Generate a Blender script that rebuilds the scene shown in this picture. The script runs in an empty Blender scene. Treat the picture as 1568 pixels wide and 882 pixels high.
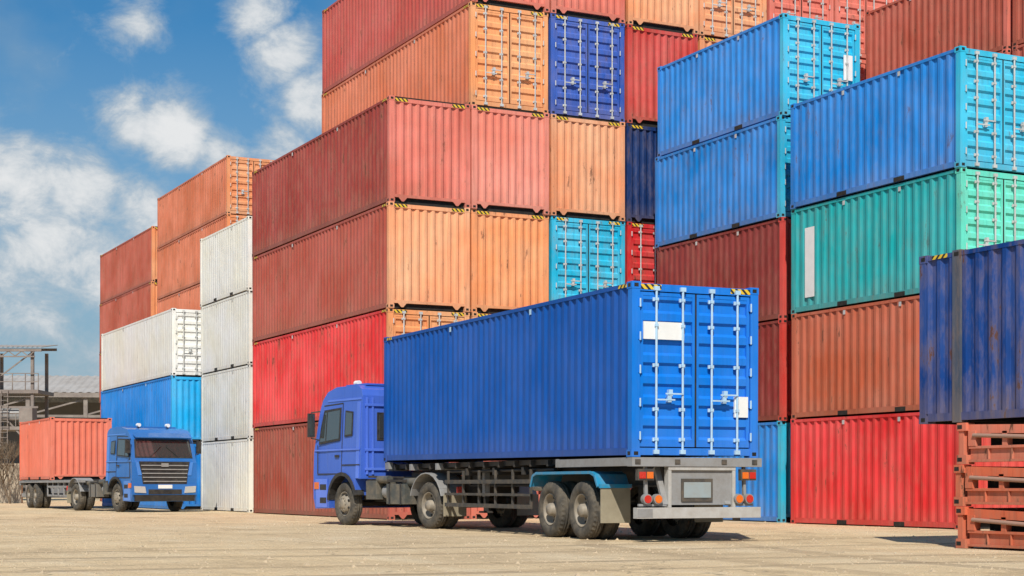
import bpy, math, random
from mathutils import Vector, Matrix
random.seed(7)
S=bpy.context.scene
C=bpy.context.collection
SIN,COS=0.4478,0.8942

# ------------------------------------------------------------------ helpers
def lin(c):
    c/=255.0
    return c/12.92 if c<=0.04045 else ((c+0.055)/1.055)**2.4
def col(r,g,b,k=1.0):
    return (min(lin(r)*k,0.85),min(lin(g)*k,0.85),min(lin(b)*k,0.85))

class MB:
    def __init__(s): s.v=[];s.f=[];s.m=[];s.sm=[]
    def add(s,vs,fs,mat=0,smooth=False):
        o=len(s.v); s.v+= [tuple(v) for v in vs]
        for f in fs:
            s.f.append(tuple(i+o for i in f)); s.m.append(mat); s.sm.append(smooth)
    def box(s,x0,x1,y0,y1,z0,z1,mat=0):
        vs=[(x0,y0,z0),(x1,y0,z0),(x1,y1,z0),(x0,y1,z0),(x0,y0,z1),(x1,y0,z1),(x1,y1,z1),(x0,y1,z1)]
        s.add(vs,[(0,3,2,1),(4,5,6,7),(0,1,5,4),(1,2,6,5),(2,3,7,6),(3,0,4,7)],mat)
    def cyl(s,p0,p1,r,n=10,mat=0,r1=None,smooth=True):
        p0=Vector(p0);p1=Vector(p1); d=(p1-p0).normalized()
        a=d.orthogonal().normalized(); b=d.cross(a); r1=r if r1 is None else r1
        vs=[];fs=[]
        for i in range(n):
            t=2*math.pi*i/n; w=a*math.cos(t)+b*math.sin(t)
            vs.append(p0+w*r); vs.append(p1+w*r1)
        for i in range(n):
            j=(i+1)%n; fs.append((2*i,2*j,2*j+1,2*i+1))
        s.add(vs,fs,mat,smooth)
        s.add([vs[2*i] for i in range(n)],[tuple(range(n))[::-1]],mat)
        s.add([vs[2*i+1] for i in range(n)],[tuple(range(n))],mat)
    def beam(s,p0,p1,w,h,mat=0):
        p0=Vector(p0);p1=Vector(p1); d=(p1-p0).normalized()
        up=Vector((0,0,1)) if abs(d.z)<0.95 else Vector((1,0,0))
        a=d.cross(up).normalized(); b=a.cross(d)
        vs=[]
        for p in (p0,p1):
            for sa,sb in ((-1,-1),(1,-1),(1,1),(-1,1)):
                vs.append(p+a*sa*w/2+b*sb*h/2)
        s.add(vs,[(0,1,2,3),(7,6,5,4),(0,4,5,1),(1,5,6,2),(2,6,7,3),(3,7,4,0)],mat)
    def corr(s,o,u,n,w,L,H,pitch,depth,mat=0,flat=0.26,slope=0.24):
        o=Vector(o);u=Vector(u);n=Vector(n);w=Vector(w)
        k=max(1,round(L/pitch)); p=L/k; prof=[(0,0)]
        for i in range(k):
            b=i*p
            prof+=[(b+p*flat/2,0),(b+p*(flat/2+slope),-depth),(b+p*(1-flat/2-slope),-depth),(b+p*(1-flat/2),0)]
        prof.append((L,0))
        vs=[]
        for t,d in prof:
            q=o+u*t+n*d; vs.append(q); vs.append(q+w*H)
        s.add(vs,[(2*i,2*i+2,2*i+3,2*i+1) for i in range(len(prof)-1)],mat)
    def prism_x(s,poly,x0,x1,mat=0,xf=None):
        n=len(poly)
        f=xf or (lambda x,y,z:(x,y,z))
        vs=[f(x0,y,z) for y,z in poly]+[f(x1,y,z) for y,z in poly]
        fs=[tuple(range(n))[::-1],tuple(range(n,2*n))]+[(i,(i+1)%n,n+(i+1)%n,n+i) for i in range(n)]
        s.add(vs,fs,mat)
    def lathe_x(s,c,prof,sg,n=40,jag=None):
        cx,cy,cz=c; vs=[]
        P=len(prof)
        for i in range(n):
            t=2*math.pi*i/n
            for k,(dx,r,m) in enumerate(prof):
                rr=r
                if jag and k in jag and i%2: rr=r-0.014
                vs.append((cx+sg*dx,cy+rr*math.cos(t),cz+rr*math.sin(t)))
        for k in range(P-1):
            o=len(s.v)
            for i in range(n):
                j=(i+1)%n
                s.f.append((i*P+k+o,i*P+k+1+o,j*P+k+1+o,j*P+k+o)); s.m.append(prof[k][2]); s.sm.append(not jag or k not in jag)
        s.v+=vs
    def mesh(s,name,mats):
        me=bpy.data.meshes.new(name); me.from_pydata(s.v,[],s.f)
        me.polygons.foreach_set('material_index',s.m)
        me.polygons.foreach_set('use_smooth',s.sm)
        for m in mats: me.materials.append(m)
        me.update(); return me
    def obj(s,name,mats,parent=None,bevel=0,seg=2):
        ob=bpy.data.objects.new(name,s.mesh(name,mats)); C.objects.link(ob)
        if parent: ob.parent=parent
        if bevel:
            b=ob.modifiers.new('bevel','BEVEL'); b.width=bevel; b.segments=seg; b.limit_method='ANGLE'; b.angle_limit=math.radians(35)
            b.harden_normals=False
        return ob
def empty(name,loc,rz=0,parent=None,rx=0):
    e=bpy.data.objects.new(name,None); C.objects.link(e); e.location=loc; e.rotation_euler=(rx,0,rz); e.empty_display_size=.3
    if parent: e.parent=parent
    return e

# ------------------------------------------------------------------ materials
class NT:
    def __init__(s,name):
        s.mat=bpy.data.materials.new(name); s.mat.use_nodes=True
        s.t=s.mat.node_tree; s.b=s.t.nodes['Principled BSDF']
    def n(s,typ,**kw):
        nd=s.t.nodes.new(typ)
        for k,v in kw.items(): setattr(nd,k,v)
        return nd
    def l(s,a,b): s.t.links.new(a,b)
    def noise(s,vec,scale,detail=4,rough=.55):
        nd=s.n('ShaderNodeTexNoise'); nd.inputs['Scale'].default_value=scale
        nd.inputs['Detail'].default_value=detail; nd.inputs['Roughness'].default_value=rough
        s.l(vec,nd.inputs['Vector'])
        return nd.outputs['Fac']
    def mapv(s,vec,sc):
        m=s.n('ShaderNodeMapping'); m.inputs['Scale'].default_value=sc; s.l(vec,m.inputs['Vector']); return m.outputs[0]
    def ramp(s,f,a,b,lo=0,hi=1):
        m=s.n('ShaderNodeMapRange'); m.inputs[1].default_value=a;m.inputs[2].default_value=b
        m.inputs[3].default_value=lo;m.inputs[4].default_value=hi; s.l(f,m.inputs[0]); return m.outputs[0]
    def math(s,op,a,b=None):
        m=s.n('ShaderNodeMath',operation=op)
        for i,x in enumerate((a,b)):
            if x is None: continue
            if isinstance(x,(int,float)): m.inputs[i].default_value=x
            else: s.l(x,m.inputs[i])
        return m.outputs[0]
    def mix(s,f,a,b):
        m=s.n('ShaderNodeMix',data_type='RGBA')
        if isinstance(f,(int,float)): m.inputs[0].default_value=f
        else: s.l(f,m.inputs[0])
        for i,x in ((6,a),(7,b)):
            if isinstance(x,tuple): m.inputs[i].default_value=(*x[:3],1)
            else: s.l(x,m.inputs[i])
        return m.outputs[2]
    def bump(s,h,strength,dist):
        b=s.n('ShaderNodeBump'); b.inputs['Strength'].default_value=strength; b.inputs['Distance'].default_value=dist
        s.l(h,b.inputs['Height']); s.l(b.outputs[0],s.b.inputs['Normal'])

_pc={}
def paint(c,rust=.5,rough=.5,name='container_paint'):
    key=(tuple(round(x,4) for x in c),rust,rough,name)
    if key in _pc: return _pc[key]
    T=NT(name)
    tc0=T.n('ShaderNodeTexCoord').outputs['Object']; rnd=T.n('ShaderNodeObjectInfo').outputs['Random']
    off=T.n('ShaderNodeCombineXYZ'); T.l(T.math('MULTIPLY',rnd,91.0),off.inputs[0]); T.l(T.math('MULTIPLY',rnd,57.0),off.inputs[1])
    ad=T.n('ShaderNodeVectorMath',operation='ADD'); T.l(tc0,ad.inputs[0]); T.l(off.outputs[0],ad.inputs[1]); tc=ad.outputs[0]
    big=T.noise(tc,.6,2,.5); streak=T.noise(T.mapv(tc,(8,8,.35)),1.6,4,.65)
    spots=T.noise(T.mapv(tc,(1,1,.30)),4.2,6,.75)
    k=T.ramp(rnd,0,1,.88,1.1)
    base=T.n('ShaderNodeVectorMath',operation='SCALE'); base.inputs[0].default_value=c; T.l(k,base.inputs['Scale'])
    lum=sum(c)/3; a=.35+rust
    fade=tuple(min(.82,x*1.12+lum*.24*a+.004) for x in c)
    dark=tuple(x*.50+.004 for x in c)
    c1=T.mix(T.ramp(big,.35,.68,0,.9),base.outputs[0],fade)
    c2=T.mix(T.ramp(streak,.50,.78,0,.25+.75*rust),c1,dark)
    c3=T.mix(T.ramp(spots,.45,.64,0,.42*rust),c2,(.30,.21,.145))
    rm=T.ramp(spots,.655-.06*rust,.70-.06*rust,0,.9*min(1,rust*1.5))
    c4=T.mix(rm,c3,(.11,.045,.025))
    sep=T.n('ShaderNodeSeparateXYZ'); T.l(tc0,sep.inputs[0])
    dz=T.math('ADD',sep.outputs[2],T.math('MULTIPLY',streak,.7))
    c5=T.mix(T.ramp(dz,.25,.95,.10+.45*rust,0),c4,(.22,.15,.10))
    T.l(c5,T.b.inputs['Base Color'])
    T.l(T.ramp(spots,.3,.8,rough-.04,rough+.25),T.b.inputs['Roughness'])
    T.b.inputs['Specular IOR Level'].default_value=.25
    if rust>0: T.bump(T.noise(tc,1.3,2,.5),.6,.06)
    _pc[key]=T.mat; return T.mat
def simple(name,c,rough=.6,metal=0,dirt=.3,dirtc=(.28,.22,.16),scale=6,bump=0):
    T=NT(name); tc=T.n('ShaderNodeTexCoord').outputs['Object']
    f=T.noise(tc,scale,5,.65)
    T.l(T.mix(T.ramp(f,.4,.72,0,dirt),c,dirtc),T.b.inputs['Base Color'])
    T.l(T.ramp(f,.3,.8,max(.05,rough-.1),min(1,rough+.15)),T.b.inputs['Roughness'])
    T.b.inputs['Metallic'].default_value=metal
    if bump: T.bump(f,bump,.02)
    return T.mat
M_dark=simple('dark_gap',(.008,.0075,.007),.95,0,.1)
M_rod=simple('galvanised_rod',(.58,.59,.58),.45,.1,.55,(.28,.22,.17),5)
M_white=simple('white_decal',(.80,.80,.78),.6,0,.2,(.5,.47,.42),4)
M_tyre=simple('tyre_rubber',(.05,.045,.038),.85,0,.7,(.20,.165,.12),5)
M_rim=simple('wheel_rim',(.24,.21,.17),.6,0,.7,(.38,.31,.22),6)
M_chas=simple('chassis_steel',(.022,.021,.020),.65,0,.45,(.13,.095,.065),4)
M_grey=simple('grey_steel',(.30,.30,.30),.55,.1,.5,(.18,.15,.12),5)
M_engine=simple('machinery',(.07,.075,.07),.6,0,.7,(.25,.20,.14),5)
M_alu=simple('aluminium_tank',(.22,.21,.19),.5,.4,.6)
M_mud=simple('mudflap_rubber',(.32,.28,.20),.85,0,.5,(.18,.15,.1),3)
M_mudblue=simple('blue_mudguard',(.015,.25,.46),.5,0,.4)
M_black=simple('black_plastic',(.02,.02,.021),.55,0,.35,(.12,.1,.08))
M_amber=simple('amber_lamp',(.75,.16,.02),.25,0,.1)
M_redl=simple('red_lamp',(.55,.03,.02),.25,0,.1)
M_clear=simple('headlamp_glass',(.65,.66,.64),.12,.3,.1)
def glass():
    T=NT('tinted_glass'); T.b.inputs['Base Color'].default_value=(.04,.045,.045,1); T.b.inputs['Roughness'].default_value=.05
    T.b.inputs['Specular IOR Level'].default_value=1.0; T.b.inputs['Coat Weight'].default_value=1.0; return T.mat
M_glass=glass()
def hazard():
    T=NT('hazard_stripes'); tc=T.n('ShaderNodeTexCoord').outputs['Object']
    sep=T.n('ShaderNodeSeparateXYZ'); T.l(tc,sep.inputs[0])
    a=T.math('ADD',T.math('ADD',sep.outputs[0],sep.outputs[1]),sep.outputs[2])
    fr=T.math('FRACT',T.math('MULTIPLY',a,8.0)); st=T.math('GREATER_THAN',fr,.55)
    T.l(T.mix(st,(.75,.50,.03),(.02,.02,.02)),T.b.inputs['Base Color']); return T.mat
M_haz=hazard()

# ------------------------------------------------------------------ container mesh
W=2.438
_cm={}
def container_mesh(L,H,door,posts=None,pockets=False,depth=.036):
    key=(L,H,door,posts,pockets,depth)
    if key in _cm: return _cm[key]
    b=MB(); pw=.15
    for sx in (0,1):
        for sy in (0,1):
            x0,x1=(0,pw) if sx==0 else (W-pw,W)
            y0,y1=(0,.14) if sy==0 else (L-.14,L)
            m=1 if sy==0 else 0
            b.box(x0,x1,y0,y1,.118,H-.118,m)
            for z0,z1 in ((0,.118),(H-.118,H)):
                cx0,cx1=(-.006,.162) if sx==0 else (W-.162,W+.006)
                cy0,cy1=(-.006,.178) if sy==0 else (L-.178,L+.006)
                b.box(cx0,cx1,cy0,cy1,z0,z1,m)
                zc=(z0+z1)/2; cyc=(cy0+cy1)/2; cxc=(cx0+cx1)/2
                xs=cx0-.003 if sx==0 else cx1
                b.box(xs,xs+.003,cyc-.045,cyc+.045,zc-.03,zc+.03,2)
                ys=cy0-.003 if sy==0 else cy1
                b.box(cxc-.04,cxc+.04,ys,ys+.003,zc-.03,zc+.03,2)
    for sx in (0,1):
        f=lambda a,c:(a,c) if sx==0 else (W-c,W-a)
        xa,xb=f(.004,.11); b.box(xa,xb,.178,L-.178,.03,.15,0)
        xa,xb=f(.006,.10); b.box(xa,xb,.14,L-.14,H-.09,H-.022,0)
        n=(-1,0,0) if sx==0 else (1,0,0); xo=.012 if sx==0 else W-.012
        b.corr((xo,.14,.15),(0,1,0),n,(0,0,1),L-.28,H-.24,.278,depth,0)
        if pockets:
            for yc in (L/2-1.03,L/2+1.03):
                xs=-.001 if sx==0 else W-.003
                b.box(xs,xs+.004,yc-.18,yc+.18,.022,.125,2)
        if H>2.7:
            for ya,yb in ((.19,.5),(L-.5,L-.19)):
                xs=.0 if sx==0 else W-.008
                b.box(xs,xs+.008,ya,yb,H-.085,H-.03,4)
        if posts:
            for yc in posts:
                xa,xb=f(-.012,.13); b.box(xa,xb,yc-.09,yc+.09,.0,H,5)
                xs=-.016 if sx==0 else W+.012
                b.box(xs,xs+.004,yc-.05,yc+.05,H-.09,H-.03,2)
            for yc in (L-.45,.45):
                xs=.0 if sx==0 else W-.008
                b.box(xs,xs+.008,yc-.17,yc+.17,H-.085,H-.025,4)
        for yc in (L*.33,L*.66):
            xs=-.004 if sx==0 else W-.004
            b.box(xs,xs+.008,yc-.04,yc+.04,H-.14-.06,H-.14+.04,3)
    b.corr((.10,.1,H-.045),(0,1,0),(0,0,1),(1,0,0),L-.2,W-.2,.42,.02,0)
    b.box(.11,W-.11,.1,L-.1,.09,.14,2)
    q=.5
    while q<L-.4:
        b.box(.12,W-.12,q,q+.05,.035,.09,2); q+=.42
    def blank(y,ny,m):
        d=-ny
        ys=lambda a,c:(y+d*a,y+d*c) if d>0 else (y+d*c,y+d*a)
        a,c=ys(.004,.12); b.box(pw,W-pw,a,c,H-.15,H-.045,m)
        a,c=ys(.006,.12); b.box(pw,W-pw,a,c,.14,.22,m)
        a,c=ys(.09,.11); b.box(pw,W-pw,a,c,.0,.14,2)
        a,c=ys(.03,.11); b.box(pw,W-pw,a,c,H-.045,H+.0,2)
        for xc in (.40,W-.40):
            a,c=ys(.004,.02); aa=min(a,c)
            vs=[(xc-.13,aa,.14),(xc+.13,aa,.14),(xc+.03,aa,.03),(xc-.03,aa,.03)]
            b.add(vs,[(0,1,2,3)],m)
        b.corr((pw,y+d*.014,.22),(1,0,0),(0,ny,0),(0,0,1),W-2*pw,H-.37,.235,max(.045*depth/.036,.02),m)
        if H>2.7:
            for xa,xb in ((.165,.55),(W-.55,W-.165)):
                a,c=ys(-.002,.004); b.box(xa,xb,a,c,H-.13,H-.05,4)
    blank(L,1,0)
    if not door: blank(0,-1,1)
    else:
        b.box(pw,W-pw,.004,.12,H-.15,H-.03,1)
        b.box(pw,W-pw,.004,.12,.03,.15,1)
        if H>2.7:
            for xa,xb in ((.165,.55),(W-.55,W-.165)): b.box(xa,xb,-.002,.004,H-.125,H-.04,4)
        z0,z1=.17,H-.165
        b.box(pw,W-pw,.085,.10,z0-.03,z1+.03,2)
        for (xa,xb) in ((.165,1.211),(1.227,W-.165)):
            fr=.055; y=.022
            b.box(xa,xa+fr,y,.08,z0,z1,1); b.box(xb-fr,xb,y,.08,z0,z1,1)
            b.box(xa+fr,xb-fr,y,.08,z1-.06,z1,1); b.box(xa+fr,xb-fr,y,.08,z0,z0+.06,1)
            b.corr((xa+fr,y+.006,z0+.06),(0,0,1),(0,-1,0),(1,0,0),z1-z0-.12,xb-xa-2*fr,(z1-z0-.12)/7,.045,1,flat=.34,slope=.14)
            wd=xb-xa
            for fx in (.27,.75):
                xr=xa+wd*fx
                b.cyl((xr,-.022,.05),(xr,-.022,H-.07),.021,8,3)
                for zz in (z0+.12,z0+.62,z0+1.35,z1-.55,z1-.12):
                    b.box(xr-.055,xr+.055,-.004,.024,zz-.03,zz+.03,3)
                    b.box(xr-.03,xr+.03,-.046,-.004,zz-.022,zz+.022,3)
                for zz in (.085,H-.105):
                    b.box(xr-.05,xr+.05,-.045,.002,zz-.035,zz+.035,3)
                hz=z0+.78 if fx==.27 else z0+.88
                dirx=1 if fx==.27 else -1
                b.box(min(xr,xr+dirx*.34),max(xr,xr+dirx*.34),-.058,-.040,hz-.013,hz+.013,3)
                b.box(xr+dirx*.24-.035,xr+dirx*.24+.035,-.05,.022,hz-.04,hz+.07,3)
        for zz in (.35,.9,H/2,H-.9,H-.35):
            for xc in (.15,W-.15):
                b.box(xc-.035,xc+.035,-.012,.021,zz-.06,zz+.06,1)
                b.cyl((xc,-.014,zz-.07),(xc,-.014,zz+.07),.016,6,3)
        b.box(1.205,1.233,.012,.03,z0,z1,2)
    me=b.mesh('container_%g_%g_%d'%(L,H,door),[M_dark]*6)
    _cm[key]=me; return me

def container(x,y,z,side,end,L=12.192,H=2.896,door=False,name='shipping_container',posts=None,rust=.5,parent=None,rot=0,rod=None,jit=True,depth=.036,post_mat=None):
    me=container_mesh(L,H,door,posts,(L<7),depth)
    ob=bpy.data.objects.new(name,me); C.objects.link(ob)
    j=.03 if jit else 0
    ob.location=(x+random.uniform(-j,j),y+random.uniform(-j,j),z)
    ob.rotation_euler=(0,0,rot+(random.uniform(-.002,.002) if jit else 0))
    if parent: ob.parent=parent
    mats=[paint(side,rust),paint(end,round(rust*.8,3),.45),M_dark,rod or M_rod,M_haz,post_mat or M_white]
    for i,m in enumerate(mats):
        ob.material_slots[i].link='OBJECT'; ob.material_slots[i].material=m
    return ob
def child_box(parent,name,x0,x1,y0,y1,z0,z1,mat):
    b=MB(); b.box(x0,x1,y0,y1,z0,z1,0); o=b.obj(name,[mat]); o.parent=parent; return o

# colours: side / end; most ends lighter, with sunlight painted into their colour
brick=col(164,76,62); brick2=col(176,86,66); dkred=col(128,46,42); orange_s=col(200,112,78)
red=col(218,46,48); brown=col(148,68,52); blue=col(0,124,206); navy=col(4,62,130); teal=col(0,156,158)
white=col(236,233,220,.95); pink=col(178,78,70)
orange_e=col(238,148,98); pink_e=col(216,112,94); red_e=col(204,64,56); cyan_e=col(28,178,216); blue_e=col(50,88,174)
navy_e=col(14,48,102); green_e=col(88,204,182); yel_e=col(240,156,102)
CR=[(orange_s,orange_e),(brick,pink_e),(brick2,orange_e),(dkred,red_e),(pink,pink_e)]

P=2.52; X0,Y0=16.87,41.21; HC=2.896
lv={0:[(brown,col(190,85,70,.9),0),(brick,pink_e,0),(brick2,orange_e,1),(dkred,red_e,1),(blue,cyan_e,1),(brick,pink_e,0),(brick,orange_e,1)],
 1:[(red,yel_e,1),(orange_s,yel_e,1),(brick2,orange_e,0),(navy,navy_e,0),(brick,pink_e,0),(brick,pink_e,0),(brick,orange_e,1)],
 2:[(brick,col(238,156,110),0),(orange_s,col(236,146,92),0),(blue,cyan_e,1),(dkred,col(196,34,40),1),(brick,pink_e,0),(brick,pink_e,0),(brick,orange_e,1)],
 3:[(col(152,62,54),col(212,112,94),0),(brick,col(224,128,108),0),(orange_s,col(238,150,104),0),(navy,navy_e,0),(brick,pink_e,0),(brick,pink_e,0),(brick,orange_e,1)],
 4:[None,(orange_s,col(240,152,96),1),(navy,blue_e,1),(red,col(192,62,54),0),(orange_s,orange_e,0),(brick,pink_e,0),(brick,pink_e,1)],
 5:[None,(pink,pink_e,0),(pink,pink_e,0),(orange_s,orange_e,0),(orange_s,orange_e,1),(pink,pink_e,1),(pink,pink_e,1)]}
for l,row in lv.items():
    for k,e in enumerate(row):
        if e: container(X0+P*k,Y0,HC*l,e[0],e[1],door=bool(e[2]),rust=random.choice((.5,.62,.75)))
H2=2.591
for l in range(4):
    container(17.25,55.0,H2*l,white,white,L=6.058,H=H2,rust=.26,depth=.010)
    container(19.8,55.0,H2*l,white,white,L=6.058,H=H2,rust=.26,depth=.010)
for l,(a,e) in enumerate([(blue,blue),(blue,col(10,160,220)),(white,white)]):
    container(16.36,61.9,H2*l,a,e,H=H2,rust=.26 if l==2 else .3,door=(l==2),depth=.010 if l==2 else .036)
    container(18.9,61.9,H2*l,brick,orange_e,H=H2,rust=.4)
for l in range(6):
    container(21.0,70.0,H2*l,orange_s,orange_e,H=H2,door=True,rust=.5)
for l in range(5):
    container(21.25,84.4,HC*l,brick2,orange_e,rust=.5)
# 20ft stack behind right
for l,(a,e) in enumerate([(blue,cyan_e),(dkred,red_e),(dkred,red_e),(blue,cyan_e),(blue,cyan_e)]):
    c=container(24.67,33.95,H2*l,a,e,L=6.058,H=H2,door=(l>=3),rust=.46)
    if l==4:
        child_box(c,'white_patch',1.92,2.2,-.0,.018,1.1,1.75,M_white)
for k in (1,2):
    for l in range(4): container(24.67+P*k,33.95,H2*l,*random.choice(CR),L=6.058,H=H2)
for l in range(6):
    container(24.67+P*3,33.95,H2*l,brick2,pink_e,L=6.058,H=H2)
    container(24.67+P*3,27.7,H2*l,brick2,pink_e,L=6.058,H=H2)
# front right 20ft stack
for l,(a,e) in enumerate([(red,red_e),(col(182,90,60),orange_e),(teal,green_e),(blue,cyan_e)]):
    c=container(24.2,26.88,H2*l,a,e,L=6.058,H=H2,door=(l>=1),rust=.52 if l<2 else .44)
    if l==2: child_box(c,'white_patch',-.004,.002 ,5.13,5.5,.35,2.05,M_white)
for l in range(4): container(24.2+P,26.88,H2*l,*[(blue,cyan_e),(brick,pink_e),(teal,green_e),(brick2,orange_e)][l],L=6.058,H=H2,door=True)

# 45ft container on flat racks
container(17.0,19.8-13.716,1.90,col(4,60,132),navy_e,L=13.716,H=2.60,posts=(.80,13.716-.84),rust=.8,jit=False,
    post_mat=paint(col(80,88,104),.9,.6,'worn_post_paint'))
M_rack=paint(col(212,104,70),.8,.6,'flat_rack_paint')
for i in range(3):
    b=MB(); L=12.16; h=.63
    for sx in (0,1):
        f=lambda a,c:(a,c) if sx==0 else (W-c,W-a)
        xa,xb=f(.05,.15); b.box(xa,xb,.2,L-.2,.03,.07,0); b.box(xa,xb,.2,L-.2,.23,.27,0)
        xa,xb=f(.09,.11); b.box(xa,xb,.2,L-.2,.07,.23,0)
        for q in range(24):
            xa,xb=f(.055,.09); b.box(xa,xb,.5+q*.48,.52+q*.48,.07,.23,0)
        for sy in (0,1):
            g=lambda a,c:(a,c) if sy==0 else (L-c,L-a)
            xa,xb=f(0,.17); ya,yb=g(0,.2)
            b.box(xa,xb,ya,yb,0,.14,0); b.box(xa,xb,ya,yb,h-.13,h-.008,0)
            xa,xb=f(.02,.14); ya,yb=g(.02,.13); b.box(xa,xb,ya,yb,.14,h-.13,0)
            xs=-.004 if sx==0 else W; yc=(ya+yb)/2
            b.box(xs,xs+.004,yc-.04,yc+.06,.04,.10,1); b.box(xs,xs+.004,yc-.04,yc+.06,h-.10,h-.04,1)
            y0=.2 if sy==0 else L-.2; y1=2.6 if sy==0 else L-2.6; sg=1 if sy==0 else -1
            xa=.06 if sx==0 else W-.16
            b.beam((xa+.05,y0,h-.10),(xa+.05,y1,h-.17),.12,.13,0)
            b.cyl((xa-.02,y0+sg*.12,.43),(xa-.02,y1,.33),.032,10,2)
            b.box(xa-.02,xa+.1,min(y0,y0+sg*.16),max(y0,y0+sg*.16),.27,.50,0)
            for q in range(2):
                yy=y0+(.75+q*1.0)*sg
                b.box(xa-.01,xa+.1,yy-.05,yy+.05,.27,h-.15,0)
    for sy in (0,1):
        y=.03 if sy==0 else L-.15
        b.box(.17,W-.17,y,y+.12,.05,.25,0); b.box(.17,W-.17,y,y+.12,h-.14,h-.03,0)
    b.box(.16,W-.16,.3,L-.3,.235,.262,1); b.box(.3,W-.3,.4,L-.4,.27,h-.12,1)
    o=b.obj('flat_rack',[M_rack,M_dark,simple('worn_strut',(.38,.22,.16),.6,0,.6)],bevel=.008,seg=1); o.location=(17.0+random.uniform(-.03,.03),18.98-L+random.uniform(-.04,.04),i*h+.005)

# ------------------------------------------------------------------ wheels
def wheel(b,cx,cy,sg,r=.52,steer=False):
    k=r/.52
    tyre=[(.035,.295,0),(.004,.33,0),(-.004,.40,0),(.012,.47,0),(.035,.503,0),(.06,.516,0),(.10,.52,0),(.103,.506,0),(.118,.506,0),(.121,.52,0),(.16,.52,0),(.163,.506,0),(.178,.506,0),(.181,.52,0),(.22,.516,0),(.245,.50,0),(.27,.45,0),(.28,.38,0),(.25,.295,0)]
    tyre=[(a,q*k,m) for a,q,m in tyre]
    b.lathe_x((cx,cy,r-.012),tyre,sg,72,jag=(4,5,14,15))
    if steer: rim=[(.035,.296,1),(.02,.288,1),(.045,.262,1),(.085,.25,1),(.06,.215,1),(-.01,.19,1),(-.02,.165,1),(-.02,.12,1),(-.045,.105,1),(-.055,.06,1),(-.055,.0,1)]
    else: rim=[(.035,.296,1),(.02,.288,1),(.05,.268,1),(.15,.258,1),(.165,.20,1),(.16,.15,1),(.15,.125,1),(.02,.115,1),(-.01,.095,1),(-.02,.0,1)]
    b.lathe_x((cx,cy,r-.012),[(a,q*k,m) for a,q,m in rim],sg,36)
    rb=.142*k; dx=-.03 if steer else .13
    for i in range(10):
        t=2*math.pi*i/10; yy=cy+rb*math.cos(t); zz=r-.012+rb*math.sin(t)
        b.cyl((cx+sg*(dx+.03),yy,zz),(cx+sg*(dx-.01),yy,zz),.015,6,1)
    rh=.228*k; dx=.02 if steer else .16
    for i in range(8):
        t=2*math.pi*(i+.5)/8; yy=cy+rh*math.cos(t); zz=r-.012+rh*math.sin(t)
        b.cyl((cx+sg*(dx+.02),yy,zz),(cx+sg*(dx-.012),yy,zz),.026,8,2)
def axle_set(name,parent,y,half,dual,r=.52,steer=False,ang=0):
    b=MB()
    for s in (-1,1):
        wheel(b,s*half,y,-s,r,steer)
        if dual: wheel(b,s*(half-.31),y,-s,r,False)
    b.cyl((-half+.2,y,r),(half-.2,y,r),.07,10,2)
    return b.obj(name,[M_tyre,M_rim,M_chas],parent)

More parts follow.
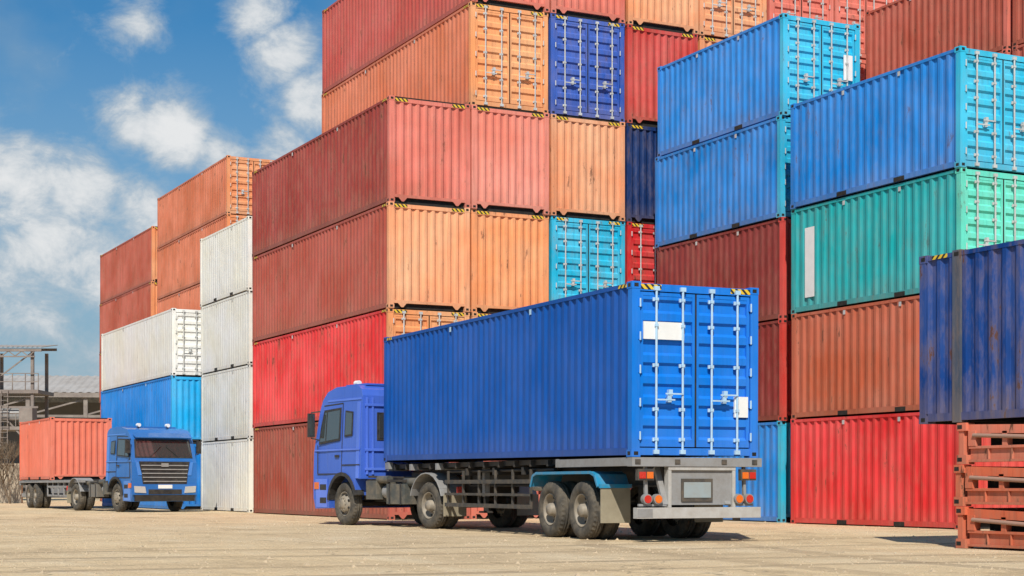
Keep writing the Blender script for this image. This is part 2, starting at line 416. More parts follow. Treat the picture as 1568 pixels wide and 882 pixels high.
# ------------------------------------------------------------------ tractor unit
def tractor(parent,cabcol,kz=1.0,gloss=.3,grille=True):
    M_cab=paint(cabcol,.0,gloss,'cab_paint'); M_cab2=paint(tuple(min(.8,x*1.35+.03) for x in cabcol),.0,gloss,'cab_trim_paint')
    for m in (M_cab,M_cab2): m.node_tree.nodes['Principled BSDF'].inputs['Coat Weight'].default_value=.5
    sx=lambda z:1.22*(1-.045*max(0,z-1.9))
    zz=lambda z:1.9+(z-1.9)*kz if z>1.9 else z
    def fy(z):
        pts=[(.4,5.34),(.6,5.38),(1.2,5.38),(1.75,5.35),(1.9,5.32),(2.75,5.12),(2.9,5.06),(3.15,4.9)]
        if z<=pts[0][0]: return pts[0][1]
        for (a,p),(c,q) in zip(pts,pts[1:]):
            if z<=c: return p+(q-p)*(z-a)/(c-a)
        return pts[-1][1]
    arch=[(3.9+.66*math.cos(math.radians(a)),.54+.66*math.sin(math.radians(a))) for a in (165,150,135,120,105,90,75,60,45,30,15,5)]
    poly=[(3.0,1.1),(3.24,1.1),(3.26,.72)]+arch+[(4.58,.40),(5.28,.38),(5.36,.6),(5.38,1.2),(5.35,1.75),(5.12,2.75),(4.98,3.02),(4.75,3.2),(4.3,3.3),(3.25,3.3),(3.06,3.2),(3.0,3.05)]
    poly=[(y,zz(z)) for y,z in poly]
    b=MB(); b.prism_x(poly,-1,1,0,lambda x,y,z:(x*sx(1.9+(z-1.9)/kz if z>1.9 else z),y,z))
    b.obj('cab_body',[M_cab],parent,bevel=.07,seg=4)
    g=MB()
    def sp(points,off,mat,th=.01):
        for s in (-1,1):
            n=len(points)
            vs=[(s*(sx(z)+off),y,zz(z)) for y,z in points]+[(s*(sx(z)+off-th),y,zz(z)) for y,z in points]
            g.add(vs,[tuple(range(n)),tuple(range(n,2*n))[::-1]]+[(i,(i+1)%n,n+(i+1)%n,n+i) for i in range(n)],mat)
    def fp(points,off,mat,th=.012):
        n=len(points)
        vs=[(x,fy(z)+off,zz(z)) for x,z in points]+[(x,fy(z)+off-th,zz(z)) for x,z in points]
        g.add(vs,[tuple(range(n)),tuple(range(n,2*n))[::-1]]+[(i,(i+1)%n,n+(i+1)%n,n+i) for i in range(n)],mat)
    sp([(4.02,2.02),(5.10,1.94),(5.02,2.35),(4.88,2.76),(4.02,2.80)],.004,1); sp([(4.08,2.07),(5.03,2.0),(4.96,2.34),(4.83,2.70),(4.08,2.74)],.008,0)
    sp([(4.72,2.0),(4.75,2.0),(4.73,2.73),(4.70,2.73)],.012,1)
    sp([(3.42,2.12),(3.80,2.10),(3.80,2.72),(3.42,2.68)],.004,1); sp([(3.46,2.16),(3.76,2.14),(3.76,2.68),(3.46,2.64)],.008,0)
    for a,c in (((3.94,1.22),(3.94,2.9)),((5.16,1.22),(5.16,1.92)),): sp([(a[0]-.010,a[1]),(a[0]+.010,a[1]),(c[0]+.010,c[1]),(c[0]-.010,c[1])],.003,1)
    sp([(3.94,1.21),(5.16,1.21),(5.16,1.23),(3.94,1.23)],.003,1); sp([(3.94,2.89),(4.9,2.86),(4.9,2.88),(3.94,2.91)],.003,1)
    sp([(3.05,1.78),(5.3,1.78),(5.3,1.81),(3.05,1.81)],.008,3)
    sp([(3.05,1.42),(3.9,1.42),(3.9,1.44),(3.05,1.44)],.006,1)
    sp([(4.05,1.62),(4.24,1.62),(4.24,1.67),(4.05,1.67)],.02,1,.02)
    sp([(3.05,2.96),(4.7,2.96),(4.7,3.0),(3.05,3.0)],.012,3,.02)
    sp([(3.08,1.12),(3.22,1.12),(3.22,2.9),(3.08,2.9)],.010,3,.02)
    sp([(4.66,.42),(5.22,.42),(5.26,1.1),(4.66,1.1)],.006,3)
    for z in (.52,.84): sp([(4.70,z),(5.02,z),(5.02,z+.13),(4.70,z+.13)],.010,1)
    sp([(5.08,.86),(5.3,.86),(5.3,1.02),(5.08,1.02)],.02,5,.02)
    for i in range(len(arch)-1):
        (y0,z0),(y1,z1)=arch[i],arch[i+1]
        f=lambda y,z,k:(3.9+(y-3.9)*k,.54+(z-.54)*k)
        sp([f(y0,z0,.97),f(y0,z0,1.09),f(y1,z1,1.09),f(y1,z1,.97)],.03,1,.25)
    fp([(-1.08,1.92),(1.08,1.92),(1.04,2.74),(-1.04,2.74)],.004,1); fp([(-1.03,1.97),(1.03,1.97),(.99,2.69),(-.99,2.69)],.009,0)
    fp([(-.82,1.0),(.82,1.0),(.95,1.78),(-.95,1.78)],.012,1,.03)
    for i in range(5): fp([(-.80-.02*i,1.07+.14*i),(.80+.02*i,1.07+.14*i),(.80+.02*i,1.10+.14*i),(-.80-.02*i,1.10+.14*i)],.035,6,.03)
    fp([(-.13,1.60),(.13,1.60),(.13,1.72),(-.13,1.72)],.045,6)
    fp([(-1.2,.62),(1.2,.62),(1.2,.98),(-1.2,.98)],.03,2,.05)
    fp([(-.62,.64),(.62,.64),(.62,.80),(-.62,.80)],.04,1); fp([(-.26,.84),(.26,.84),(.26,.96),(-.26,.96)],.045,7)
    fp([(-1.12,.40),(1.12,.40),(1.12,.60),(-1.12,.60)],.03,1,.03)
    for s in (-1,1):
        fp([(s*.72,.68),(s*1.14,.70),(s*1.16,.92),(s*.76,.90)],.055,4,.03)
        fp([(s*.86,1.30),(s*1.0,1.30),(s*1.08,1.76),(s*.98,1.76)],.02,3,.03)
        g.beam((s*.5,fy(1.97)+.03,zz(1.99)),(s*.1,fy(2.4)+.03,zz(2.45)),.02,.02,1)
        g.beam((s*1.15,5.1,zz(2.75)),(s*1.34,5.28,zz(2.72)),.03,.03,1)
        g.beam((s*1.18,5.15,zz(2.05)),(s*1.34,5.28,zz(2.10)),.03,.03,1)
        g.box(min(s*1.26,s*1.42),max(s*1.26,s*1.42),5.22,5.32,zz(2.12),zz(2.70),1)
        g.box(min(s*1.28,s*1.40),max(s*1.28,s*1.40),5.215,5.222,zz(2.16),zz(2.66),0)
        g.cyl((s*.55,4.35,zz(3.29)),(s*.55,4.35,zz(3.40)),.03,8,1); g.cyl((s*.55,4.27,zz(3.42)),(s*.55,4.45,zz(3.42)),.065,12,7)
    g.prism_x([(4.93,zz(2.98)),(5.30,zz(2.80)),(5.31,zz(2.84)),(4.95,zz(3.05))],-1.05,1.05,2)
    g.box(-.95,.95,3.2,4.2,zz(3.3),zz(3.3)+.05,2)
    g.box(-.78,.78,2.985,2.999,zz(2.0),zz(2.66),1); g.box(-.72,-.04,2.978,2.985,zz(2.05),zz(2.61),0); g.box(.04,.72,2.978,2.985,zz(2.05),zz(2.61),0)
    for x in (-1.05,-.9,.9,1.05): g.box(x-.025,x+.025,2.965,2.999,1.2,zz(3.0),3)
    for z in (1.3,1.75,2.8): g.box(-1.12,1.12,2.955,2.965,zz(z),zz(z)+.06,3)
    g.box(.45,.70,2.62,2.90,1.0,zz(3.0),1); g.cyl((.85,2.72,.9),(.85,2.72,zz(2.9)),.11,14,6)
    g.obj('cab_fittings',[M_glass,M_black,M_cab,M_cab2,M_clear,M_amber,M_grey,M_white],parent,bevel=.006,seg=1)
    c=MB()
    for s in (-1,1):
        c.box(min(s*.38,s*.46),max(s*.38,s*.46),-1.05,5.0,.72,1.0,0)
        c.box(min(s*.66,s*1.12),max(s*.66,s*1.12),1.15,1.95,.52,.98,2 if s<0 else 1)
        c.box(min(s*.55,s*1.10),max(s*.55,s*1.10),2.45,2.95,.62,1.05,2)
        c.cyl((s*.85,2.12,.80),(s*.85,2.36,.80),.16,16,4); c.cyl((s*1.0,2.0,1.08),(s*1.0,2.5,1.08),.09,12,2)
        c.beam((s*.5,1.2,1.1),(s*1.05,2.9,1.15),.05,.05,0); c.beam((s*1.05,1.15,1.05),(s*1.05,2.95,1.05),.04,.06,0)
        for y in (1.3,1.8): c.box(min(s*1.12,s*1.135),max(s*1.12,s*1.135),y-.03,y+.03,.51,.99,3)
        c.cyl((s*.72,.95,.62),(s*.72,.70,.62),.14,14,1); c.cyl((s*.95,.75,1.02),(s*.95,1.35,1.02),.10,12,2)
        prev=None
        for a in range(15,166,15):
            p=(0+.66*math.cos(math.radians(a)),.54+.66*math.sin(math.radians(a)))
            if prev: 
                vs=[(s*.62,prev[0],prev[1]),(s*1.26,prev[0],prev[1]),(s*1.26,p[0],p[1]),(s*.62,p[0],p[1])]
                vs+= [(x,y*1.04,.54+(z-.54)*1.04) for x,y,z in vs]
                c.add(vs,[(0,1,2,3),(7,6,5,4),(0,4,5,1),(1,5,6,2),(2,6,7,3),(3,7,4,0)],4)
            prev=p
        c.box(min(s*.66,s*1.24),max(s*.66,s*1.24),-.74,-.72,.28,.75,5)
        c.beam((s*.42,.0,1.0),(s*.9,.0,1.2),.06,.06,0)
        c.box(min(s*.5,s*.6),max(s*.5,s*.6),-.55,.55,.55,.68,0)
        c.box(min(s*1.0,s*1.12),max(s*1.0,s*1.12),-1.1,-1.06,.75,.92,6)
    for y in (-.95,.6,2.2,3.0,4.6): c.box(-.38,.38,y,y+.1,.75,.97,0)
    c.box(-.35,.35,2.4,4.4,.55,1.05,2); c.cyl((0,.1,.55),(0,2.5,.72),.06,10,0); c.cyl((0,0,.52),(0,.01,.85),.22,12,0)
    c.box(-.25,.3,1.0,2.3,.9,1.25,2); c.cyl((-.2,1.2,1.3),(.5,1.9,1.25),.05,8,3); c.cyl((.1,1.0,1.2),(-.4,2.6,1.35),.035,8,6)
    for k in range(4):
        c.cyl((-.5+.3*k,.8,1.15),(-.6+.35*k,2.9,1.5+.05*k),.022,6,3)
    c.cyl((0,.1,1.08),(0,.1,1.16),.48,20,0); c.box(-.3,.3,-.45,.3,1.0,1.08,0)
    c.obj('tractor_chassis',[M_chas,M_alu,M_engine,M_black,M_grey,M_mud,M_redl],parent,bevel=.012,seg=2)
    axle_set('drive_wheels',parent,0,1.20,True)
    axle_set('steer_wheels',parent,3.9,1.18,False,steer=True)

# ------------------------------------------------------------------ main truck
truck=empty('container_truck',(13.77,23.08,0),math.radians(-2.6))
tr=empty('semi_trailer',(1.219,0,0),0,truck)
CB=1.42
blue_t=col(0,76,158); blue_te=col(0,112,206)  # door end lighter than the sides: its sunlight is put into the colour
cc=container(-1.219,0.02,CB,blue_t,blue_te,door=True,name='cargo_container',rust=.09,parent=tr,jit=False,rod=simple('painted_rod',(.42,.62,.80),.4,0,.25))
cc.rotation_euler=(math.radians(.35),0,0)
d=MB(); d.box(.215,.985,-.006,.030,1.95,2.24,0); o=d.obj('white_label',[M_white],cc)
d=MB(); d.box(1.97,2.235,-.008,.030,.68,1.03,0); o=d.obj('white_label_small',[M_white],cc)
t=MB()
for s in (-1,1):
    a,c_=sorted((s*.42,s*.54))
    t.box(a,c_,.1,8.6,1.36,1.40,0); t.box(a,c_,.1,8.6,.92,.955,0); 
    a2,c2=sorted((s*.47,s*.49)); t.box(a2,c2,.1,8.6,.955,1.36,0)
    t.prism_x([(8.6,.92),(9.0,1.18),(12.1,1.18),(12.1,1.46),(8.6,1.42)],a,c_,0)
    a,c_=sorted((s*1.10,s*1.21)); t.box(a,c_,.0,2.95,1.27,1.41,1)
    t.box(a,c_,11.9,12.15,1.32,1.48,1)
    xa,xb=sorted((s*1.13,s*1.17))
    t.box(xa,xb,4.15,8.5,.98,1.06,2); t.box(xa,xb,4.15,8.5,.50,.58,2); t.box(xa,xb,4.15,8.5,.74,.79,2)
    for q in range(6):
        y=4.2+q*.84; x1,x2=sorted((s*1.09,s*1.13)); t.box(x1,x2,y,y+.06,.5,1.25,2)
        if q%2==0: t.beam((s*.5,y+.03,1.2),(s*1.1,y+.03,1.2),.06,.08,0)
    t.box(min(s*.98,s*1.06),max(s*.98,s*1.06),3.1,11.9,1.33,1.43,0)
    xa,xb=sorted((s*.72,s*.84)); t.box(xa,xb,7.1,7.22,.72,1.3,1); 
    xa,xb=sorted((s*.74,s*.82)); t.box(xa,xb,7.12,7.20,.42,.72,0); t.box(xa-.06,xb+.06,7.02,7.30,.38,.42,0)
    xa,xb=sorted((s*.62,s*1.235))
    mg=[(1.22,.92),(1.34,1.12),(1.5,1.17),(3.72,1.17),(3.88,1.12),(3.98,.92)]
    for (y0,z0),(y1,z1) in zip(mg,mg[1:]):
        t.add([(xa,y0,z0),(xb,y0,z0),(xb,y1,z1),(xa,y1,z1),(xa,y0,z0+.02),(xb,y0,z0+.02),(xb,y1,z1+.02),(xa,y1,z1+.02)],[(0,1,2,3),(7,6,5,4),(0,4,5,1),(1,5,6,2),(2,6,7,3),(3,7,4,0)],3)
    xe=s*1.237
    for (y0,z0),(y1,z1) in zip(mg,mg[1:]): t.beam((xe,y0,z0),(xe,y1,z1),.02,.05,3)
    t.box(xa+.02,xb-.02,1.14,1.16,.30,.93,4)
    t.box(xa,xb,1.12,1.18,.90,.97,3)
    for y in (.95,2.58,4.2): t.box(min(s*.42,s*.54),max(s*.42,s*.54),y-.1,y+.1,.62,.92,0)
    for y in (1.94,3.23):
        for k in range(4): t.box(min(s*.44,s*.52),max(s*.44,s*.52),y-.6+.1*k,y+.6-.1*k,.66-.025*k,.68-.025*k,0)
    xa,xb=sorted((s*.84,s*1.14)); t.box(xa,xb,-.06,.04,1.03,1.22,2)
    xa,xb=sorted((s*.86,s*.98)); t.box(xa,xb,-.075,-.06,1.06,1.17,5)
    xa,xb=sorted((s*1.00,s*1.12)); t.box(xa,xb,-.075,-.06,1.06,1.17,6)
    for q,m in ((.98,6),(.78,5)):
        t.cyl((s*q,-.10,.72),(s*q,.0,.72),.085,16,1); t.cyl((s*q,-.112,.72),(s*q,-.10,.72),.066,16,m)
    t.beam((s*.6,.0,.62),(s*.6,.3,1.25),.10,.06,1); t.beam((s*.95,.02,.60),(s*.95,.05,1.28),.06,.05,1)
for q in range(14):
    y=.4+q*.62; t.box(-.42,.42,y,y+.08,1.02,1.30,0)
for q in range(12):
    y=3.4+q*.75; t.box(-1.15,1.15,y,y+.07,1.30,1.42,0)
for y in (2.9,8.9,10.5,12.0): t.box(-1.2,1.2,y-.06,y+.06,1.28,1.42,1)
for y in (4.6,6.0,7.4): t.box(-1.12,1.12,y-.05,y+.05,1.15,1.30,0)
t.box(-1.25,1.25,-.06,.12,1.26,1.41,1)
t.box(-.56,-.50,-.04,.1,.58,1.26,7); t.box(.68,.74,-.04,.1,.58,1.26,7); t.box(-.50,.68,.0,.06,.62,1.2,1)
t.box(-.56,.74,-.045,.1,1.2,1.258,7)
t.box(-.30,.30,-.03,.0,.68,1.06,2); t.box(-.26,.26,-.04,-.03,.74,1.0,8)
t.box(-1.19,1.19,-.12,.02,.40,.58,7); t.box(-1.19,-.9,-.125,-.12,.42,.56,1)
t.box(-1.1,-.58,-.02,.04,.60,.64,1); t.box(.76,1.1,-.02,.04,.60,.64,1)
for x in (-1.15,-.4,.5,1.1): t.box(x-.05,x+.05,-.075,-.06,1.30,1.38,2)
t.cyl((-.35,5.2,1.0),(.35,5.2,1.0),.13,14,0); t.cyl((-.9,4.0,.95),(-.9,4.45,.95),.11,14,7)
for y in (1.94,3.23):
    t.cyl((-.55,y-.25,.68),(-.55,y-.42,.75),.09,12,0); t.cyl((.55,y-.25,.68),(.55,y-.42,.75),.09,12,0)
t.cyl((-.5,6.2,1.05),(-.9,7.1,1.0),.025,8,1)
t.cyl((-1.0,3.4,1.24),(-1.0,8.6,1.24),.03,6,0)
t.box(-.35,.35,8.0,8.5,.8,1.1,0); 
t.obj('trailer_frame',[M_chas,M_grey,simple('guard_steel',(.05,.047,.043),.65,0,.55,(.20,.15,.10),5),M_mudblue,M_mud,M_amber,M_redl,simple('pale_steel',(.46,.45,.43),.55,0,.5,(.25,.2,.15),4),simple('number_plate',(.30,.36,.38),.5,0,.4)],tr,bevel=.006,seg=1)
axle_set('rear_wheels',tr,1.94,1.215,True)
axle_set('rear_wheels_front',tr,3.23,1.215,True)
tractor1=empty('tractor_unit',(1.219,9.68,0),math.radians(10),truck)
tractor(tractor1,col(56,94,188),1.0)

# ------------------------------------------------------------------ second truck
truck2=empty('container_truck',(13.85,61.98,0),math.radians(189.4))
tractor(truck2,col(40,104,176),.78)
tr2=empty('semi_trailer',(0,.2,0),math.radians(-8),truck2)
c2=container(-1.219,-10.3,1.16,orange_s,col(225,110,78),L=6.058,H=2.5,door=False,name='cargo_container',rust=.1,parent=tr2,jit=False)
c2.material_slots[0].material=paint(col(214,112,88),.3)
t=MB()
for s in (-1,1):
    a,c_=sorted((s*.42,s*.54)); t.box(a,c_,-10.3,1.0,.88,1.15,0)
    xa,xb=sorted((s*1.05,s*1.2)); t.box(xa,xb,-10.3,.9,1.05,1.15,1)
    xa,xb=sorted((s*1.10,s*1.15)); t.box(xa,xb,-5.2,-1.2,.5,.58,1); t.box(xa,xb,-5.2,-1.2,.85,.93,1)
    for q in range(5): t.box(xa,xb,-5.2+q*.96,-5.12+q*.96,.5,1.1,1)
    xa,xb=sorted((s*.62,s*1.2)); t.box(xa,xb,-9.4,-6.6,1.10,1.13,2)
for q in range(12): t.box(-1.05,1.05,-9.9+q*.95,-9.8+q*.95,.95,1.12,0)
t.box(-1.2,1.2,-10.4,-10.3,.95,1.15,1); t.box(-1.1,1.1,-10.45,-10.35,.45,.6,1); t.box(-.8,-.7,-10.4,-10.3,.6,.95,1); t.box(.7,.8,-10.4,-10.3,.6,.95,1)
t.cyl((.8,-3.0,.7),(.8,-2.4,.7),.2,16,3)
t.obj('trailer_frame',[M_chas,M_grey,M_mudblue,M_alu],tr2,bevel=.006,seg=1)
axle_set('rear_wheels',tr2,-7.3,1.2,True); axle_set('rear_wheels_front',tr2,-8.6,1.2,True)

# ------------------------------------------------------------------ left industrial yard
def RD(R,D): return (COS*R+SIN*D, -SIN*R+COS*D)
M_roof=simple('corrugated_roof_sheet',(.44,.41,.38),.7,0,.6,(.26,.22,.19),.6)
M_beam=simple('weathered_steel',(.20,.165,.145),.7,0,.6,(.36,.32,.28),1.5)
M_wallb=simple('shed_wall',(.13,.125,.12),.8,0,.5,(.2,.18,.15),.8)
x,y=RD(-36,128)
e=empty('warehouse_shed',(x,y,0),math.radians(-20))
b=MB()
b.corr((-22,-7,7.9),(1,0,0),(0,0,1),(0,1,0.22),34,8,.6,.06,0)
b.corr((-22,1,9.65),(1,0,0),(0,0,1),(0,1,-.22),34,8,.6,.06,0)
b.box(-22,12,-7.1,-6.9,7.5,7.85,1)
for i in range(9):
    xx=-21.8+i*4.2; b.box(xx-.15,xx+.15,-6.9,-6.6,0,7.5,1)
    if i<8: b.beam((xx,-6.7,6.2),(xx+4.2,-6.7,7.4),.1,.12,1)
b.box(-22,12,-1.2,-1,0,7.4,2); b.box(-22,12,-6.85,-6.75,6.0,6.2,1)
b.box(-22,-21.8,-6.6,-1.2,0,7.4,2); b.box(11.8,12,-6.6,-1.2,0,7.4,2)
for i in range(6): b.box(-20+i*5,-17+i*5,-5,-3,0,1.5+.5*(i%3),3)
b.obj('shed_structure',[M_roof,M_beam,M_wallb,simple('stored_goods',(.12,.13,.15),.7,0,.4)],e)
x,y=RD(-31.2,100)
e=empty('steel_gantry_platform',(x,y,0),math.radians(-26.6))
b=MB()
b.corr((-6,-1.8,9.3),(1,0,0),(0,0,1),(0,1,.12),8.9,3.6,.3,.05,0)
b.beam((-6,-1.7,9.1),(2.8,-1.7,9.1),.10,.16,1); b.beam((-6,1.6,9.4),(2.8,1.6,9.4),.10,.16,1)
for i in range(11): b.beam((-6+i*.8,-1.7,8.75),(-5.6+i*.8,-1.7,9.05),.05,.06,1); b.beam((-5.6+i*.8,-1.7,9.05),(-5.2+i*.8,-1.7,8.75),.05,.06,1) if i<10 else None
b.beam((-6,-1.7,8.72),(2.4,-1.7,8.72),.07,.08,1)
for xx in (-5.5,-2.4,-.6,2.2):
    for yy in (-1.5,1.5): b.box(xx-.09,xx+.09,yy-.09,yy+.09,0,9.15,1)
b.box(-6,2.6,-1.7,1.7,6.5,6.72,1); b.box(-6,2.6,-1.72,-1.70,5.6,5.72,1)
for z in (7.2,7.7): b.beam((-6,-1.7,z),(2.6,-1.7,z),.05,.05,1)
for i in range(12): b.box(-6+i*.78,-5.95+i*.78,-1.73,-1.67,6.72,7.7,1)
b.beam((-.6,-1.5,6.9),(2.2,-1.5,9.0),.06,.08,1); b.beam((2.2,-1.5,3.2),(-.6,-1.5,6.3),.08,.10,1); b.beam((-2.4,-1.5,3.2),(-.6,-1.5,6.3),.08,.10,1)
b.box(-6,2.3,-1.6,1.6,4.3,4.5,1); 
for z in (4.95,5.3): b.beam((-6,-1.62,z),(2.3,-1.62,z),.05,.05,1)
b.cyl((-6,-1.2,5.2),(1.6,-1.2,5.2),.42,16,2)
b.box(1.5,2.3,-1.9,-.9,4.6,5.6,1)
for i in range(9): b.box(-6+i*.9,-5.96+i*.9,-1.64,-1.60,4.5,5.3,1)
# ladder
for xx in (.4,.8): b.beam((xx,-2.0,0),(xx,-1.8,6.7),.05,.05,1)
for i in range(20): b.beam((.4,-1.99,.3+i*.32),(.8,-1.99,.3+i*.32),.03,.03,1)
b.obj('gantry_frame',[M_roof,M_beam,M_grey],e)
x,y=RD(-27.5,86)
e=empty('boundary_wall',(x,y,0),math.radians(-26.6))
b=MB(); b.box(-14,1.6,0,.25,0,2.0,0); b.box(-14.05,1.65,-.04,.29,2.0,2.1,0)
for i in range(6): b.box(-13.8+i*3,-13.4+i*3,-.06,0,0,2.0,0)
b.obj('wall_masonry',[simple('old_plaster',(.46,.39,.30),.9,0,.6,(.25,.2,.15),1.2)],e)
def branch(b,p,d,l,r,n):
    q=p+d*l; b.cyl(p,q,r,5,0,r1=r*.65)
    if n==0: return
    for _ in range(3 if n>1 else 4):
        nd=(d+Vector((random.uniform(-.7,.7),random.uniform(-.7,.7),random.uniform(-.1,.6)))).normalized()
        branch(b,q,nd,l*random.uniform(.65,.85),r*.62,n-1)
for (R,D) in ((-25.9,84),(-27.0,84.3)):
    x,y=RD(R,D); b=MB()
    for _ in range(4):
        branch(b,Vector((0,0,0)),Vector((random.uniform(-.4,.4),random.uniform(-.4,.4),1)).normalized(),1.1,.05,4)
    o=b.obj('bare_shrub',[simple('bark',(.16,.12,.08),.9)]); o.location=(x,y,0)

# ------------------------------------------------------------------ ground
T=NT('sandy_concrete')
tc=T.n('ShaderNodeTexCoord').outputs['Object']
n1=T.noise(tc,.12,3,.55); n2=T.noise(T.mapv(tc,(1,.5,1)),.7,6,.65); n3=T.noise(tc,8,5,.72); n4=T.noise(tc,38,2,.6)
n5=T.noise(T.mapv(tc,(.16,1.3,1)),.8,4,.6)
c=T.mix(T.ramp(n1,.40,.60),(.80,.60,.36),(.68,.51,.31))
c=T.mix(T.ramp(n2,.50,.64,0,.6),c,(.84,.68,.46))
c=T.mix(T.ramp(n2,.47,.34,0,.7),c,(.48,.35,.21))
c=T.mix(T.ramp(n5,.53,.66,0,.5),c,(.50,.37,.23))
c=T.mix(T.ramp(n3,.54,.68,0,.42),c,(.34,.24,.14))
c=T.mix(T.ramp(n4,.58,.68,0,.5),c,(.84,.72,.55))
c=T.mix(T.ramp(n4,.40,.32,0,.4),c,(.34,.25,.16))
# tyre tracks worn into the dust: two families of parallel wheel bands, slightly wandering
sp=T.n('ShaderNodeSeparateXYZ'); T.l(tc,sp.inputs[0])
wob=T.noise(T.mapv(tc,(.05,.05,.05)),1.0,2,.4)
def track(axis,slope,offs,wd,st,c):
    oth=1-axis
    v=T.math('ADD',T.math('ADD',sp.outputs[axis],T.math('MULTIPLY',sp.outputs[oth],slope)),T.math('MULTIPLY',wob,9.0))
    m=None
    for o in offs:
        d=T.math('ABSOLUTE',T.math('SUBTRACT',v,o))
        r=T.ramp(d,wd*.6,wd,1,0)
        m=r if m is None else T.math('MAXIMUM',m,r)
    f=T.math('MULTIPLY',m,T.ramp(n2,.36,.60,.15*st,st))
    return T.mix(f,c,(.37,.265,.165)),m
c,ma=track(1,.10,(21.6,23.6,26.8,28.9),.27,.65,c)
c,mb=track(0,-.25,(12.2,14.2,20.5,22.5),.27,.55,c)
vor=T.n('ShaderNodeTexVoronoi',feature='DISTANCE_TO_EDGE'); vor.inputs['Scale'].default_value=.22
wn=T.n('ShaderNodeTexNoise'); wn.inputs['Scale'].default_value=1.2; T.l(tc,wn.inputs['Vector'])
mx=T.n('ShaderNodeVectorMath',operation='ADD'); T.l(tc,mx.inputs[0]); sc=T.n('ShaderNodeVectorMath',operation='SCALE'); sc.inputs['Scale'].default_value=1.2
T.l(wn.outputs['Color'],sc.inputs[0]); T.l(sc.outputs[0],mx.inputs[1]); T.l(mx.outputs[0],vor.inputs['Vector'])
c=T.mix(T.ramp(vor.outputs['Distance'],0,.005,.6,0),c,(.2,.15,.10))
T.l(c,T.b.inputs['Base Color']); T.b.inputs['Roughness'].default_value=.95; T.b.inputs['Specular IOR Level'].default_value=.1
T.bump(T.math('SUBTRACT',T.math('ADD',T.math('MULTIPLY',n2,3.0),T.math('MULTIPLY',n3,1.2)),T.math('MULTIPLY',T.math('MAXIMUM',ma,mb),.4)),1.0,.06)
b=MB(); b.add([(-900,-300,0),(900,-300,0),(900,1500,0),(-900,1500,0)],[(0,1,2,3)],0); b.obj('ground',[T.mat])
b=MB()
for _ in range(5200):
    D=random.uniform(13,60); R=random.uniform(-.33,.33)*D; x,y=RD(R,D); r=random.uniform(.006,.024)*(1 if random.random()<.93 else 2.0)
    a=random.random()*6.28
    vs=[(x+r*math.cos(a+k*1.57)*random.uniform(.7,1.2),y+r*math.sin(a+k*1.57)*random.uniform(.7,1.2),0) for k in range(4)]+[(x,y,r*.8)]
    b.add(vs,[(0,1,4),(1,2,4),(2,3,4),(3,0,4)],0)
b.obj('gravel',[simple('stone_chips',(.52,.40,.26),.9,0,.5)])

# ------------------------------------------------------------------ sky, sun
SD=Vector((-.50,-.86,0)).normalized(); EL=math.radians(44)
sv=Vector((SD.x*math.cos(EL),SD.y*math.cos(EL),math.sin(EL)))
w=bpy.data.worlds.new("World"); S.world=w; w.use_nodes=True
nt=w.node_tree; nt.nodes.clear()
def N(t,**k):
    n=nt.nodes.new(t)
    for a,v in k.items(): setattr(n,a,v)
    return n
Lk=nt.links.new
out=N('ShaderNodeOutputWorld'); bg=N('ShaderNodeBackground'); Lk(bg.outputs[0],out.inputs[0]); bg.inputs[1].default_value=.14
sky=N('ShaderNodeTexSky',sky_type='NISHITA'); sky.sun_disc=False; sky.sun_elevation=EL; sky.sun_rotation=math.atan2(SD.x,SD.y)%(2*math.pi)
sky.air_density=1.0; sky.dust_density=.5; sky.ozone_density=2.0
gen=N('ShaderNodeTexCoord').outputs['Generated']
def MT(op,a,b=None,c=None):
    m=N('ShaderNodeMath',operation=op)
    for i,x in enumerate((a,b,c)):
        if x is None: continue
        if isinstance(x,(int,float)): m.inputs[i].default_value=x
        else: Lk(x,m.inputs[i])
    return m.outputs[0]
def MR(v,a,b,lo,hi,sm=False):
    m=N('ShaderNodeMapRange'); m.inputs[1].default_value=a;m.inputs[2].default_value=b;m.inputs[3].default_value=lo;m.inputs[4].default_value=hi
    if sm: m.interpolation_type='SMOOTHSTEP'
    Lk(v,m.inputs[0]); return m.outputs[0]
def dirv(px,py):
    R=(px-784)/2494; z=(743-py)/2494
    return Vector((COS*R+SIN,-SIN*R+COS,z)).normalized()
blobs=[(395,25,.034,1.05),(430,85,.038,1.2),(475,155,.042,1.2),(430,215,.036,.95),
 (195,190,.036,.95),(265,200,.045,1.1),(335,235,.038,.8),(215,25,.026,.65),
 (20,285,.065,1.1),(115,300,.058,1.0),(215,315,.048,.85),(80,370,.07,1.0),(160,420,.06,.75),(0,410,.06,.75),(60,480,.07,.65),(130,540,.06,.5)]
acc=None
for px,py,rad,amp in blobs:
    d=dirv(px,py)
    dt=N('ShaderNodeVectorMath',operation='DISTANCE'); Lk(gen,dt.inputs[0]); dt.inputs[1].default_value=d
    m=MR(dt.outputs['Value'],0,rad,amp,0,True)
    acc=m if acc is None else MT('MAXIMUM',acc,m)
mp=N('ShaderNodeMapping'); mp.inputs['Scale'].default_value=(1,1,1.5); Lk(gen,mp.inputs[0])
nz=N('ShaderNodeTexNoise'); nz.inputs['Scale'].default_value=24; nz.inputs['Detail'].default_value=7; nz.inputs['Roughness'].default_value=.64; nz.inputs['Distortion'].default_value=.3
Lk(mp.outputs[0],nz.inputs['Vector'])
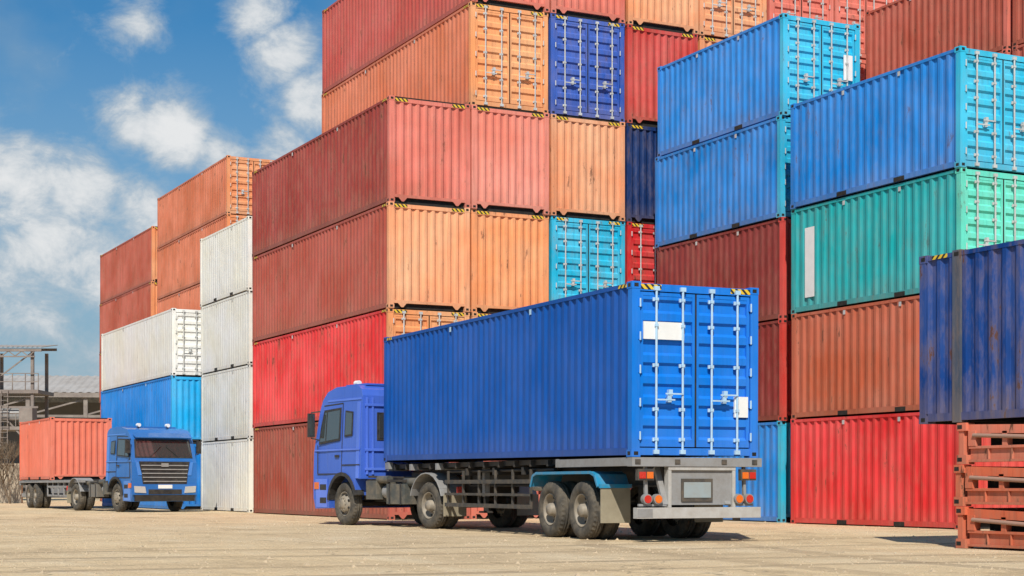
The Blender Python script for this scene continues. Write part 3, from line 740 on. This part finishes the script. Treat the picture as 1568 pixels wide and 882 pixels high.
nz2=N('ShaderNodeTexNoise'); nz2.inputs['Scale'].default_value=9; nz2.inputs['Detail'].default_value=5; Lk(mp.outputs[0],nz2.inputs['Vector'])
dens=MT('ADD',MT('MULTIPLY',acc,.55),MT('MULTIPLY',nz.outputs['Fac'],1.15))
cl=MR(dens,.68,1.12,0,.93,True)
haze=MR(nz2.outputs['Fac'],.40,.70,0,.38,True)
sepz=N('ShaderNodeSeparateXYZ'); Lk(gen,sepz.inputs[0])
lowhaze=MR(sepz.outputs[2],.03,.27,.95,.0)
tint=N('ShaderNodeMix',data_type='RGBA',blend_type='MULTIPLY'); tint.inputs[0].default_value=1; Lk(sky.outputs[0],tint.inputs[6]); tint.inputs[7].default_value=(.20,.50,.66,1)
m1=N('ShaderNodeMix',data_type='RGBA'); Lk(MT('MAXIMUM',haze,lowhaze),m1.inputs[0]); Lk(tint.outputs[2],m1.inputs[6]); m1.inputs[7].default_value=(2.3,3.0,3.55,1)
ccol=N('ShaderNodeMix',data_type='RGBA'); Lk(MR(dens,.85,1.30,0,1,True),ccol.inputs[0]); ccol.inputs[6].default_value=(3.3,3.8,4.2,1); ccol.inputs[7].default_value=(6.0,6.0,5.95,1)
m2=N('ShaderNodeMix',data_type='RGBA'); Lk(cl,m2.inputs[0]); Lk(m1.outputs[2],m2.inputs[6]); Lk(ccol.outputs[2],m2.inputs[7])
Lk(m2.outputs[2],bg.inputs[0])
sl=bpy.data.lights.new('sun','SUN'); sl.energy=4.7; sl.angle=math.radians(.7); sl.color=(1,.94,.84)
so=bpy.data.objects.new('sun',sl); C.objects.link(so); so.rotation_euler=(-sv).to_track_quat('-Z','Y').to_euler(); so.location=(0,-20,40)

cam=bpy.data.cameras.new('camera'); co=bpy.data.objects.new('camera',cam); C.objects.link(co); S.camera=co
co.location=(0,0,.95); co.rotation_euler=(math.radians(90),0,math.radians(-26.6))
cam.sensor_width=36; cam.lens=57.26; cam.shift_y=.1926; cam.clip_end=3000; cam.clip_start=.1
S.view_settings.view_transform='Standard'; S.view_settings.look='None'; S.view_settings.exposure=0
